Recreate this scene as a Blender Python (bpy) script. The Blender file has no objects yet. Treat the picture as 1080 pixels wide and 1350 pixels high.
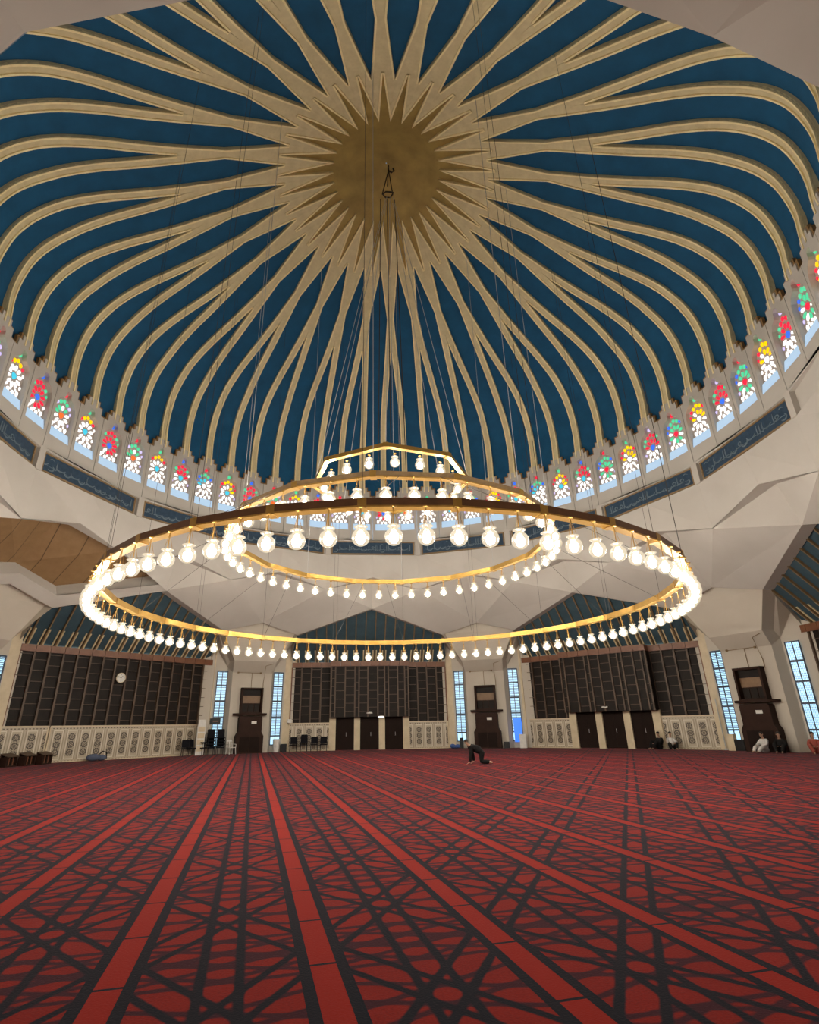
import bpy, bmesh, math, random
from mathutils import Vector, Matrix
R_ = math.radians
S = bpy.context.scene
COL = S.collection
random.seed(7)

# ------------------------------------------------------------------ mesh helpers
class MB:
    """collects faces; build() links them as ONE mesh object"""
    def __init__(s): s.v = []; s.f = []; s.m = []
    def pt(s, p): s.v.append(tuple(p)); return len(s.v) - 1
    def face(s, pts, m=0):
        s.f.append([s.pt(p) for p in pts]); s.m.append(m)
    def box(s, x0, x1, y0, y1, z0, z1, m=0):
        c = [(x, y, z) for z in (z0, z1) for y in (y0, y1) for x in (x0, x1)]
        i = [s.pt(p) for p in c]
        for q in ((0,2,3,1),(4,5,7,6),(0,1,5,4),(2,6,7,3),(0,4,6,2),(1,3,7,5)):
            s.f.append([i[k] for k in q]); s.m.append(m)
    def prism(s, prof, y0, y1, m=0):
        """profile in (x,z), pushed along y"""
        a = [s.pt((x, y0, z)) for x, z in prof]; b = [s.pt((x, y1, z)) for x, z in prof]
        s.f.append(a); s.m.append(m); s.f.append(b[::-1]); s.m.append(m)
        n = len(prof)
        for k in range(n):
            s.f.append([a[k], b[k], b[(k+1) % n], a[(k+1) % n]]); s.m.append(m)
    def slab(s, poly, vec, m=0):
        """any 3-D polygon pushed along a vector"""
        vec = Vector(vec)
        a = [s.pt(p) for p in poly]; b = [s.pt(Vector(p) + vec) for p in poly]
        s.f.append(a); s.m.append(m); s.f.append(b[::-1]); s.m.append(m)
        n = len(poly)
        for k in range(n):
            s.f.append([a[k], b[k], b[(k+1) % n], a[(k+1) % n]]); s.m.append(m)
    def tube(s, pts, r, n=8, m=0, closed=False):
        P = [Vector(p) for p in pts]; rings = []
        N = len(P)
        for i, p in enumerate(P):
            if closed: d = P[(i+1) % N] - P[i-1]
            else: d = P[min(i+1, N-1)] - P[max(i-1, 0)]
            d.normalize()
            up = Vector((0, 0, 1)) if abs(d.z) < .95 else Vector((1, 0, 0))
            a = d.cross(up).normalized(); b = a.cross(d)
            rr = r[i] if isinstance(r, (list, tuple)) else r
            rings.append([s.pt(p + a*rr*math.cos(2*math.pi*k/n) + b*rr*math.sin(2*math.pi*k/n)) for k in range(n)])
        for i in range(N if closed else N-1):
            A, B = rings[i], rings[(i+1) % N]
            for k in range(n):
                s.f.append([A[k], A[(k+1) % n], B[(k+1) % n], B[k]]); s.m.append(m)
        if not closed:
            s.f.append(rings[0][::-1]); s.m.append(m); s.f.append(rings[-1]); s.m.append(m)
    def lathe(s, prof, n=16, c=(0,0,0), m=0):
        """profile of (r,z) turned about the z axis at c"""
        rings = []
        for r, z in prof:
            if r < 1e-5: rings.append([s.pt((c[0], c[1], c[2]+z))])
            else: rings.append([s.pt((c[0]+r*math.cos(2*math.pi*k/n), c[1]+r*math.sin(2*math.pi*k/n), c[2]+z)) for k in range(n)])
        for A, B in zip(rings, rings[1:]):
            for k in range(n):
                if len(A) == 1 and len(B) == 1: continue
                if len(A) == 1: q = [A[0], B[k], B[(k+1) % n]]
                elif len(B) == 1: q = [A[k], B[0], A[(k+1) % n]]
                else: q = [A[k], B[k], B[(k+1) % n], A[(k+1) % n]]
                s.f.append(q); s.m.append(m)
    def ball(s, c, rx, ry=None, rz=None, n=12, m=0):
        ry = ry or rx; rz = rz or rx
        base = len(s.v)
        s.lathe([(math.sin(math.pi*k/(n//2)) if 0 < k < n//2 else 0, -math.cos(math.pi*k/(n//2))) for k in range(n//2+1)], n, m=m)
        for i in range(base, len(s.v)):
            x, y, z = s.v[i]; s.v[i] = (c[0]+x*rx, c[1]+y*ry, c[2]+z*rz)
    def mesh(s, name, mats, smooth=False):
        me = bpy.data.meshes.new(name); me.from_pydata(s.v, [], s.f)
        for k in (mats if isinstance(mats, (list, tuple)) else [mats]): me.materials.append(k)
        me.polygons.foreach_set('material_index', s.m)
        bm = bmesh.new(); bm.from_mesh(me)
        bmesh.ops.remove_doubles(bm, verts=bm.verts, dist=1e-5)
        bmesh.ops.recalc_face_normals(bm, faces=bm.faces)
        bm.to_mesh(me); bm.free()
        if smooth: me.polygons.foreach_set('use_smooth', [True]*len(me.polygons))
        me.update(); return me
    def build(s, name, mats, parent=None, smooth=False):
        return link(name, s.mesh(name, mats, smooth), parent)

def link(name, data, parent=None):
    o = bpy.data.objects.new(name, data); COL.objects.link(o)
    if parent: o.parent = parent
    return o
def G(u, a, z, az):
    t = R_(az); return Vector((a*math.sin(t)+u*math.cos(t), a*math.cos(t)-u*math.sin(t), z))
def place(o, az=0, u=0, a=0, z=0, turn=0):
    o.location = G(u, a, z, az); o.rotation_euler = (0, 0, -R_(az+turn)); return o
def tag(o, label, cat, group=None):
    o['label'] = label; o['category'] = cat
    if group: o['group'] = group
    return o
def thing(name, label, cat, az=0, u=0, a=0, z=0, group=None, turn=0):
    return tag(place(link(name, None), az, u, a, z, turn), label, cat, group)
def struct(o):
    o['kind'] = 'structure'; return o
def copy_tree(o, parent=None):
    c = o.copy(); COL.objects.link(c); c.parent = parent
    for ch in o.children: copy_tree(ch, c)
    return c
def again(o, label, az=0, u=0, a=0, z=0, turn=0, group=None):
    c = copy_tree(o); c['label'] = label
    if group: c['group'] = group
    return place(c, az, u, a, z, turn)

# ------------------------------------------------------------------ materials
def new_mat(name):
    m = bpy.data.materials.new(name); m.use_nodes = True
    nt = m.node_tree; return m, nt, nt.nodes['Principled BSDF']
def noise_col(nt, c, c2, scale, detail=4, rough=.6):
    tc = nt.nodes.new('ShaderNodeTexCoord'); no = nt.nodes.new('ShaderNodeTexNoise')
    no.inputs['Scale'].default_value = scale; no.inputs['Detail'].default_value = detail; no.inputs['Roughness'].default_value = rough
    nt.links.new(tc.outputs['Object'], no.inputs['Vector'])
    rp = nt.nodes.new('ShaderNodeValToRGB'); rp.color_ramp.elements[0].position = .3; rp.color_ramp.elements[1].position = .7
    rp.color_ramp.elements[0].color = (*c, 1); rp.color_ramp.elements[1].color = (*c2, 1)
    nt.links.new(no.outputs['Fac'], rp.inputs['Fac']); return rp.outputs['Color'], no.outputs['Fac']
def plain(name, c, c2=None, scale=3, rough=.7, metal=0, spec=.4, bump=0, detail=4):
    m, nt, b = new_mat(name)
    c2 = c2 or tuple(x*.86 for x in c)
    col, fac = noise_col(nt, c, c2, scale, detail)
    nt.links.new(col, b.inputs['Base Color'])
    b.inputs['Roughness'].default_value = rough; b.inputs['Metallic'].default_value = metal
    b.inputs['Specular IOR Level'].default_value = spec
    if bump:
        bp = nt.nodes.new('ShaderNodeBump'); bp.inputs['Strength'].default_value = bump; bp.inputs['Distance'].default_value = .02
        nt.links.new(fac, bp.inputs['Height']); nt.links.new(bp.outputs['Normal'], b.inputs['Normal'])
    return m
def glow(name, c, strength):
    m, nt, b = new_mat(name)
    b.inputs['Base Color'].default_value = (*[x*.5 for x in c], 1)
    b.inputs['Emission Color'].default_value = (*c, 1); b.inputs['Emission Strength'].default_value = strength
    b.inputs['Roughness'].default_value = .25
    return m

class X:
    """tiny node-expression helper"""
    nt = None
    def __init__(s, sock): s.s = sock
    @staticmethod
    def op(o, *a):
        n = X.nt.nodes.new('ShaderNodeMath'); n.operation = o
        for i, q in enumerate(a):
            if isinstance(q, X): X.nt.links.new(q.s, n.inputs[i])
            else: n.inputs[i].default_value = q
        return X(n.outputs[0])
    def __add__(s, o): return X.op('ADD', s, o)
    __radd__ = __add__
    def __sub__(s, o): return X.op('SUBTRACT', s, o)
    def __rsub__(s, o): return X.op('SUBTRACT', o, s)
    def __mul__(s, o): return X.op('MULTIPLY', s, o)
    __rmul__ = __mul__
    def __lt__(s, o): return X.op('LESS_THAN', s, o)
    def __gt__(s, o): return X.op('GREATER_THAN', s, o)
    def abs(s): return X.op('ABSOLUTE', s)
    def max(s, o): return X.op('MAXIMUM', s, o)
    def min(s, o): return X.op('MINIMUM', s, o)
    def wrap(s, p):  # to [-p/2, p/2]
        return X.op('WRAP', s, p/2, -p/2)
def coords(nt, kind):
    X.nt = nt
    if kind == 'world': v = nt.nodes.new('ShaderNodeNewGeometry').outputs['Position']
    else: v = nt.nodes.new('ShaderNodeTexCoord').outputs['Object']
    sp = nt.nodes.new('ShaderNodeSeparateXYZ'); nt.links.new(v, sp.inputs[0])
    return [X(o) for o in sp.outputs]
def mix(nt, f, a, b):
    n = nt.nodes.new('ShaderNodeMix'); n.data_type = 'RGBA'
    for i, q in ((0, f), (6, a), (7, b)):
        if isinstance(q, X): nt.links.new(q.s, n.inputs[i])
        elif hasattr(q, 'links'): nt.links.new(q, n.inputs[i])
        elif isinstance(q, tuple): n.inputs[i].default_value = (*q, 1)
        else: n.inputs[i].default_value = q
    return n.outputs[2]

def carpet_mat():
    m, nt, b = new_mat('woven_carpet')
    x, y, z = coords(nt, 'world')
    ca = R_(-9.096); P = 1.48; L = P*math.tan(R_(54))
    n = x*math.cos(ca) - y*math.sin(ca) + (4.53 + P/2)
    d = x*math.sin(ca) + y*math.cos(ca) + 16.82
    X_ = n.wrap(P); Y_ = d.wrap(L)
    w = .022
    def star(cx, cy, off, angs):
        o = []
        for a in angs: o.append(((cx*math.cos(R_(a)) + cy*math.sin(R_(a))).abs() - off).abs())
        return o
    def smin(ls, k=.05):
        q = ls[0]
        for l in ls[1:]: q = X.op('SMOOTH_MIN', q, l, k)
        return q
    main = [(X_.abs() - .135).abs()]
    for sg in (1, -1):
        t = (n*math.cos(R_(36)) + d*(sg*math.sin(R_(36)))).wrap(P*math.cos(R_(36)))
        main.append((t.abs() - .135).abs())
    Y2 = (d + L/2).wrap(L); X2 = (n + P/2).wrap(P)
    sec = star(X_, Y_, .135, (72, -72)) + star(X2, Y2, .135, (72, -72)) + star(X_, Y2, .135, (72, -72)) + star(X_, Y2, .42, (90,))
    nz = nt.nodes.new('ShaderNodeTexNoise'); nz.inputs['Scale'].default_value = 6; nz.inputs['Detail'].default_value = 6
    ns = X(nz.outputs['Fac'])
    soft = lambda dist, wd: X.op('MINIMUM', X.op('MAXIMUM', ((ns*.022 + wd) - dist)*55 + .5, 0.0), 1.0)
    dark = soft(smin(main), w + .002)
    plum = soft(smin(sec + main, .06), w - .003)
    e = (X_.abs()*-1 + P/2)            # distance to the stripe centre line
    border = e < .185
    dark = dark.max(border)
    stripe = e < .098
    brk = ((d + .3).wrap(L*.5).abs() < .017)
    # fibre noise
    n2 = nt.nodes.new('ShaderNodeTexNoise'); n2.inputs['Scale'].default_value = 55; n2.inputs['Detail'].default_value = 3
    f2 = X(n2.outputs['Fac'])
    big = nt.nodes.new('ShaderNodeTexNoise'); big.inputs['Scale'].default_value = 1.7
    vb = X(big.outputs['Fac'])
    geo = nt.nodes.new('ShaderNodeNewGeometry')
    for q in (nz, n2, big): nt.links.new(geo.outputs['Position'], q.inputs['Vector'])
    red = mix(nt, f2*.8 + vb*.4 - .1, RED1, RED2)
    c = mix(nt, dark, mix(nt, plum*.88, red, PLUM), DARK)
    str_c = mix(nt, f2, STRIPE, tuple(k*.85 for k in STRIPE))
    c = mix(nt, stripe*(1 - brk), c, str_c)
    nt.links.new(c, b.inputs['Base Color'])
    b.inputs['Roughness'].default_value = 1; b.inputs['Specular IOR Level'].default_value = .06
    b.inputs['Sheen Weight'].default_value = .13; b.inputs['Sheen Roughness'].default_value = .22
    b.inputs['Sheen Tint'].default_value = (1, .66, .74, 1)
    bp = nt.nodes.new('ShaderNodeBump'); bp.inputs['Strength'].default_value = .35; bp.inputs['Distance'].default_value = .01
    nt.links.new(n2.outputs['Fac'], bp.inputs['Height']); nt.links.new(bp.outputs['Normal'], b.inputs['Normal'])
    return m
RED1 = (.255, .016, .008); RED2 = (.10, .008, .009); DARK = (.009, .0095, .015); STRIPE = (.24, .015, .009); PLUM = (.020, .010, .017)

def marble_mat():
    m, nt, b = new_mat('inlaid_marble')
    x, y, z = coords(nt, 'object')
    u = x.wrap(.775); zz = (z - .95).wrap(.43)
    r = X.op('SQRT', u*u + zz*zz)
    ang = X.op('ARCTAN2', zz, u)
    pet = X.op('COSINE', ang*8)*.02
    inside = ((z - .95).abs() < .645)*(u.abs() < .2)
    ring = ((r + pet) > .115)*((r + pet) < .185)
    core = ((r > .035)*(r < .075))
    lat = (((X.op('SINE', x*42 + z*38)*X.op('SINE', x*42 - z*38)).abs()) < .30)
    pat = inside*(ring.max(core))
    fill = inside*lat
    frame = (((u.abs() - .245).abs() < .012)*((z - .95).abs() < .80)).max((((z - .95).abs() - .775).abs() < .014)*(u.abs() < .25))
    edge = ((u.abs() - .32).abs() < .02)*((z - .95).abs() < .82)
    dash = (((z - .95).abs() - .895).abs() < .025)*(X.op('SINE', x*34) > -.1)
    c = mix(nt, fill*.75, (.47, .40, .30), (.10, .07, .042))
    c = mix(nt, pat*.9, c, (.045, .030, .020))
    c = mix(nt, edge*.55, c, (.14, .10, .065))
    c = mix(nt, frame, c, (.74, .68, .57))
    c = mix(nt, dash*.9, c, (.06, .04, .028))
    nt.links.new(c, b.inputs['Base Color']); b.inputs['Roughness'].default_value = .35
    return m

def plank_mat(name, c, c2, per=1.1):
    m, nt, b = new_mat(name)
    x, y, z = coords(nt, 'object')
    col, fac = noise_col(nt, c, c2, 2.0)
    seam = ((x*.8 + z*.25).wrap(per).abs() < .018)
    nt.links.new(mix(nt, seam, col, tuple(k*.45 for k in c2)), b.inputs['Base Color']); b.inputs['Roughness'].default_value = .7
    return m
def wall_mat(name, c, c2):
    """cast plaster with faint formwork joints and stains"""
    m, nt, b = new_mat(name)
    col, fac = noise_col(nt, c, c2, .55, 5, .55)
    nt.links.new(col, b.inputs['Base Color']); b.inputs['Roughness'].default_value = .85; b.inputs['Specular IOR Level'].default_value = .2
    return m
def glass_globe():
    m, nt, b = new_mat('ribbed_globe_glass')
    out = nt.nodes['Material Output']; nt.nodes.remove(b)
    tr = nt.nodes.new('ShaderNodeBsdfTransparent'); tr.inputs[0].default_value = (1, .97, .9, 1)
    em = nt.nodes.new('ShaderNodeEmission'); em.inputs[0].default_value = (1, .86, .64, 1); em.inputs[1].default_value = GLOBE_E
    gl = nt.nodes.new('ShaderNodeBsdfGlossy'); gl.inputs['Roughness'].default_value = .12
    m1 = nt.nodes.new('ShaderNodeMixShader'); m1.inputs[0].default_value = .62
    m2 = nt.nodes.new('ShaderNodeMixShader'); m2.inputs[0].default_value = .08
    nt.links.new(tr.outputs[0], m1.inputs[1]); nt.links.new(em.outputs[0], m1.inputs[2])
    nt.links.new(m1.outputs[0], m2.inputs[1]); nt.links.new(gl.outputs[0], m2.inputs[2])
    nt.links.new(m2.outputs[0], out.inputs[0]); return m
GLOBE_E = 1.0; BULB_E = 420.0; PANE_E = 1.15; STAIN_E = 1.0

M = {}
M['plaster'] = wall_mat('off_white_plaster', (.545, .515, .475), (.50, .47, .43))
M['plaster_low'] = wall_mat('warm_plaster', (.54, .49, .42), (.495, .445, .375))
M['rib'] = plain('cream_rib_paint', (.76, .66, .41), (.64, .545, .32), 2.5, .75)
M['gold'] = plain('gold_edge_paint', (.98, .86, .53), (.90, .75, .42), 5, .5)
M['edge_brown'] = plain('gilded_brown_edge', (.32, .19, .075), (.22, .125, .05), 4, .6)
M['medallion'] = plain('dusty_gold_leaf', (.46, .33, .10), (.30, .21, .065), .9, .55, .15)
M['rosette'] = plain('gold_leaf', (.52, .34, .09), (.42, .27, .07), 2, .5, .1)
M['dome_blue'] = plain('deep_blue_plaster', (.006, .098, .225), (.004, .072, .17), 1.1, .8, detail=6)
M['bay_blue'] = plain('bay_blue_paint', (.045, .088, .115), (.032, .062, .082), 1.5, .7)
M['cream'] = plain('sunlit_strip', (.72, .60, .38), (.62, .50, .30), 3, .5)  # pale colour standing in for sunlight on the bay battens
M['rib_brown'] = plain('tan_wood_batten', (.24, .16, .08), (.18, .115, .055), 3, .6)
M['wood'] = plain('dark_walnut', (.015, .0095, .0068), (.010, .0065, .005), 3, .6, spec=.2)
M['wood_mid'] = plain('brown_batten', (.105, .066, .040), (.062, .038, .024), 1.2, .55)
M['wood_red'] = plain('reddish_wood', (.20, .080, .038), (.14, .054, .026), 2, .45)
M['wood_door'] = plain('door_wood', (.019, .0105, .008), (.014, .008, .006), 2, .75, spec=.12)
M['wood_case'] = plain('mahogany', (.036, .0165, .011), (.024, .011, .0075), 2, .65, spec=.15)
M['wood_lite'] = plain('oak_panel', (.22, .13, .065), (.15, .085, .042), 3, .5)
M['stone'] = plain('cream_stone', (.66, .55, .38), (.56, .46, .31), 2.2, .55)
M['marble'] = marble_mat()
M['brown_plank'] = plank_mat('brown_plank_ceiling', (.29, .175, .080), (.24, .14, .062))
M['frieze_blue'] = plain('frieze_blue_tile', (.040, .075, .125), (.022, .048, .085), 5, .4)
M['letter'] = plain('pale_lettering', (.17, .225, .27), (.12, .165, .20), 6, .5)
M['frame_gold'] = plain('brown_gold_frame', (.30, .20, .10), (.20, .13, .065), 4, .5)
M['grille'] = plain('gypsum_grille', (.52, .46, .42), (.44, .39, .36), 6, .85)
M['sill'] = glow('sill_glow', (.46, .64, .84), .80)  # sill made to glow, in place of daylight falling on it
M['brass'] = plain('polished_brass', (.50, .305, .085), (.38, .22, .05), 3, .33, .75)
M['ring_brown'] = plain('dark_bronze', (.16, .072, .032), (.11, .05, .022), 3, .4, .3)
M['cable'] = plain('steel_cable', (.06, .05, .045), None, 4, .5, .4)
M['wire'] = plain('pale_wire', (.55, .55, .55), None, 4, .5, .3)
M['iron'] = plain('black_iron', (.03, .02, .015), None, 4, .5, .3)
M['globe'] = glass_globe()
M['bulb'] = glow('lamp_glow', (1, .945, .87), BULB_E)
M['pane'] = glow('daylit_pane', (.50, .80, 1.0), PANE_E)
M['uplight'] = glow('hidden_glow', (1, .94, .82), 14.0)
M['winframe'] = plain('dark_window_frame', (.04, .055, .085), None, 4, .5)
M['blind'] = plain('blind_slat', (.10, .15, .22), None, 4, .5)
M['black'] = plain('black_upholstery', (.008, .0075, .010), (.012, .012, .015), 8, .9, spec=.1)
M['blackmetal'] = plain('black_metal', (.02, .02, .022), None, 6, .4, .5)
M['white'] = plain('white_plastic', (.72, .70, .66), None, 5, .45)
M['bluecloth'] = plain('blue_cloth', (.06, .12, .35), None, 5, .7)
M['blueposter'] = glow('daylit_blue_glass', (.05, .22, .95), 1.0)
M['skin'] = plain('skin', (.42, .25, .17), None, 8, .55)
M['hair'] = plain('dark_hair', (.02, .014, .01), None, 20, .6)
M['cloth_black'] = plain('black_cloth', (.010, .0095, .0095), (.018, .017, .017), 9, .9, spec=.1)
M['cloth_gray'] = plain('gray_cloth', (.10, .095, .09), None, 9, .85)
M['cloth_white'] = plain('white_cloth', (.60, .58, .56), None, 9, .85)
M['cloth_red'] = plain('red_cloth', (.32, .07, .05), None, 9, .85)
M['cloth_denim'] = plain('blue_gray_cloth', (.09, .11, .17), None, 9, .85)
M['lamp_on'] = glow('white_lamp', (1, .93, .8), 4.0)
M['carpet'] = carpet_mat()
for k, c in dict(red=(.85, .02, .06), yellow=(1.0, .62, .0), green=(.08, .62, .32), blue=(.04, .16, .85), cyan=(.06, .55, .75), white=(1, 1, 1), lilac=(.62, .55, .95), orange=(.95, .16, .03)).items():
    M['g_'+k] = glow('stained_'+k, c, STAIN_E*(1.25 if k == 'white' else 1.0))

# ------------------------------------------------------------------ dome
PROF = [(17.5, 17.9), (17.5, 19.36), (17.58, 20.5), (17.5, 21.6), (17.22, 22.75), (16.6, 23.85), (15.5, 24.95), (14.1, 25.85), (12.5, 26.65),
        (10.9, 27.5), (8.78, 28.7), (7.3, 29.42), (5.73, 30.2), (4.4, 30.8), (3.05, 31.4), (1.6, 32.0), (0, 32.4)]
def cat(p0, p1, p2, p3, t):
    return .5*((2*p1)+(-p0+p2)*t+(2*p0-5*p1+4*p2-p3)*t*t+(-p0+3*p1-3*p2+p3)*t**3)
def prof_at(s):
    i = min(int(s), len(PROF)-2); t = s-i
    g = lambda k: PROF[max(0, min(len(PROF)-1, k))]
    return tuple(cat(g(i-1)[q], g(i)[q], g(i+1)[q], g(i+2)[q], t) for q in (0, 1))
def prof_n(s):
    a = prof_at(max(0, s-.02)); b = prof_at(min(len(PROF)-1.001, s+.02))
    dr, dz = b[0]-a[0], b[1]-a[1]; l = math.hypot(dr, dz)
    return (-dz/l, dr/l)          # inward normal in (r, z)
def s_for_r(r):
    lo, hi = 3.0, len(PROF)-1.001
    for _ in range(40):
        mid = (lo+hi)/2
        if prof_at(mid)[0] > r: lo = mid
        else: hi = mid
    return lo
def dome_z(r): return prof_at(s_for_r(r))[1]
HALF = R_(5.625)
def lerp(a, b, t): return a+(b-a)*max(0, min(1, t))
def strip(r, s):
    """inner and outer half-widths of a rib unit at radius r"""
    nat = r*math.tan(R_(2.8125)); w = .44
    if s < 5 or r > 15.9: return nat-w/2, nat+w/2
    if r > 10.9:
        c = lerp(.23, 15.9*math.tan(R_(2.8125)), (r-10.9)/5.0); return max(0, c-w/2), c+w/2
    outer = lerp(.24, .45, (r-8.78)/2.12) if r > 8.78 else (lerp(5.73*math.tan(HALF), .24, (r-5.73)/3.05) if r > 5.73 else r*math.tan(HALF))
    inner = 0 if r > 6.15 else lerp(3.05*math.tan(HALF), 0, (r-3.05)/3.1)
    return min(inner, outer), outer

dome = MB()
seg = 128
svals = [x*.25 for x in range(0, 49)]
def ringpts(s, off, n=seg):
    r, z = prof_at(s); nr, nz = prof_n(s)
    if s < 2: off = lerp(.40, off, s/2)
    r -= nr*off; z -= nz*off
    return [(r*math.sin(2*math.pi*k/n), r*math.cos(2*math.pi*k/n), z) for k in range(n)]
s573 = s_for_r(5.73)
sl = [x for x in svals if x < s573-.05]+[s573]
rings = [[dome.pt(p) for p in ringpts(s, .17)] for s in sl]
for A, B in zip(rings, rings[1:]):
    for k in range(seg):
        dome.f.append([A[k], A[(k+1) % seg], B[(k+1) % seg], B[k]]); dome.m.append(0)
dome_o = struct(dome.build('ceiling_dome', M['dome_blue'], smooth=True))
med = MB()
sm = [s573+(len(PROF)-1.002-s573)*k/14 for k in range(15)]
rings = [[med.pt(p) for p in ringpts(s, .12)] for s in sm]
for A, B in zip(rings, rings[1:]):
    for k in range(seg): med.f.append([A[k], A[(k+1) % seg], B[(k+1) % seg], B[k]]); med.m.append(0)
med.build('medallion', M['medallion'], dome_o, smooth=True)

srib = [.7+.25*k for k in range(0, 31)]
srib = [s for s in srib if prof_at(s)[0] > 11.4 or s < 3]
for r in (11.4, 10.9, 10.2, 9.4, 8.78, 8.0, 7.0, 6.3, 6.15, 5.73, 5.2, 4.5, 3.8, 3.3, 3.06): srib.append(s_for_r(r))
rib, trim = MB(), MB()
def P3(x, s, off):
    r, z = prof_at(s); nr, nz = prof_n(s)
    return (x, r+nr*off, z+nz*off)
for s0, s1 in zip(srib, srib[1:]):
    for sg in (1, -1):
        a0, b0 = strip(prof_at(s0)[0], s0); a1, b1 = strip(prof_at(s1)[0], s1)
        rib.face([P3(sg*a0, s0, 0), P3(sg*b0, s0, 0), P3(sg*b1, s1, 0), P3(sg*a1, s1, 0)])
        rib.face([P3(sg*b0, s0, 0), P3(sg*b0, s0, -.2), P3(sg*b1, s1, -.2), P3(sg*b1, s1, 0)])
        if a0 > .001 or a1 > .001:
            rib.face([P3(sg*a0, s0, 0), P3(sg*a0, s0, -.2), P3(sg*a1, s1, -.2), P3(sg*a1, s1, 0)])
        tw = .085
        edges = []
        if prof_at(s1)[0] > 5.7: edges.append((b0, b1, -1))
        if (a0 > .02 and a1 > .005) or (prof_at(s0)[0] < 6.16): edges.append((a0, a1, 1))
        for e0, e1, dr in edges:
            q0, q1 = e0+dr*tw, e1+dr*tw
            if dr == 1: q0, q1 = min(q0, max(b0, e0)), min(q1, max(b1, e1))
            trim.face([P3(sg*e0, s0, .05), P3(sg*q0, s0, .05), P3(sg*q1, s1, .05), P3(sg*e1, s1, .05)])
            trim.face([P3(sg*e0, s0, .05), P3(sg*e0, s0, -.06), P3(sg*e1, s1, -.06), P3(sg*e1, s1, .05)])
            trim.face([P3(sg*q0, s0, .05), P3(sg*q0, s0, 0), P3(sg*q1, s1, 0), P3(sg*q1, s1, .05)])
        if 5.6 < prof_at(s0)[0] < 6.2:
            rib.face([P3(0, s0, -.1), P3(sg*a0, s0, -.1), P3(sg*a1, s1, -.1), P3(0, s1, -.1)], 1)
rib_me = rib.mesh('rib', [M['rib'], M['rosette']]); trim_me = trim.mesh('gold_trim', M['gold'])
for j in range(32):
    o = link('rib', rib_me, dome_o); o.rotation_euler = (0, 0, -R_(5.625+11.25*j))
    link('gold_trim', trim_me, o)

# ------------------------------------------------------------------ drum with the stained windows
HOLE = [(15.80, .66), (17.65, .66), (17.95, .60), (18.18, .42), (18.30, .22), (18.42, .16), (18.62, .16), (18.70, .08), (18.72, 0)]
OUT = [(14.88, .845), (18.62, .845), (18.62, .60), (19.06, .60), (19.06, .37), (19.36, .37)]
def hw(z, tab, eps=0):
    if z < tab[0][0]-1e-6 or z > tab[-1][0]+1e-6: return 0
    for (z0, w0), (z1, w1) in zip(tab, tab[1:]):
        if z0-1e-9 <= z <= z1+1e-9 and z1 > z0: return w0+(w1-w0)*(z-z0)/(z1-z0)
    return 0
def outw(z):      # width just above z
    return .845 if z < 18.62-1e-6 else (.60 if z < 19.06-1e-6 else .37)
def unit_mesh(hole):
    b = MB(); zs = sorted(set([14.88, 18.62, 19.06, 19.36]+([h[0] for h in HOLE] if hole else [])))
    R0 = 17.5
    for z0, z1 in zip(zs, zs[1:]):
        o = outw(z0)
        h0, h1 = (hw(z0, HOLE), hw(z1, HOLE)) if hole and z0 >= 15.79 and z1 <= 18.73 else (0, 0)
        for sg in (1, -1):
            if z0 < 18.62 and h0 == 0 and h1 == 0 and sg == -1: continue
            if h0 == 0 and h1 == 0:
                if sg == 1: b.face([(-o, R0, z0), (o, R0, z0), (o, R0, z1), (-o, R0, z1)])
            else:
                b.face([(sg*h0, R0, z0), (sg*o, R0, z0), (sg*o, R0, z1), (sg*h1, R0, z1)])
                b.face([(sg*h0, R0, z0), (sg*h0, R0+.26, z0), (sg*h1, R0+.26, z1), (sg*h1, R0, z1)])
        for sg in (1, -1):
            b.face([(sg*o, R0, z0), (sg*o, R0+.24, z0), (sg*o, R0+.24, z1), (sg*o, R0, z1)])
    for z, w0, w1 in ((18.62, .60, .845), (19.06, .37, .60), (19.36, -.37, .37)):
        for sg in ((1, -1) if w0 > 0 else (1,)):
            b.face([(sg*w0, R0, z), (sg*w1, R0, z), (sg*w1, R0+.24, z), (sg*w0, R0+.24, z)])
    return b
def add_rot(dst, src, az):
    c, s = math.cos(R_(az)), math.sin(R_(az))
    for f, m in zip(src.f, src.m):
        dst.face([(src.v[i][0]*c+src.v[i][1]*s, -src.v[i][0]*s+src.v[i][1]*c, src.v[i][2]) for i in f], m)
drum = MB(); crest = MB()
VIS = range(-19, 22)
uh, un = unit_mesh(True), unit_mesh(False)
cr = MB()
for z0, z1, w in ((18.0, 18.74, .86), (18.74, 19.18, .70), (19.18, 19.47, .47)): cr.box(-w, w, 17.53, 17.73, z0, z1)
cr2 = MB()
for z0, z1, w in ((14.7, 18.74, .86), (18.74, 19.18, .70), (19.18, 19.47, .47)): cr2.box(-w, w, 17.80, 17.92, z0, z1)
for k in range(-32, 32):
    az = 2.8125+5.625*k
    add_rot(drum, uh if k in VIS else un, az)
cs = MB()
# crest: gilded edge just behind the stepped parapet, cut back round the window niche
for z0, z1, w in ((18.40, 18.74, .845), (18.74, 19.18, .69), (19.18, 19.46, .46)):
    for sg in (1, -1): cs.box(min(sg*.20, sg*w), max(sg*.20, sg*w), 17.56, 17.70, z0, z1)
cs.box(-.2, .2, 17.56, 17.70, 18.74, 19.46)
for k in range(-32, 32): add_rot(crest, cs, 2.8125+5.625*k)
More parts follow.
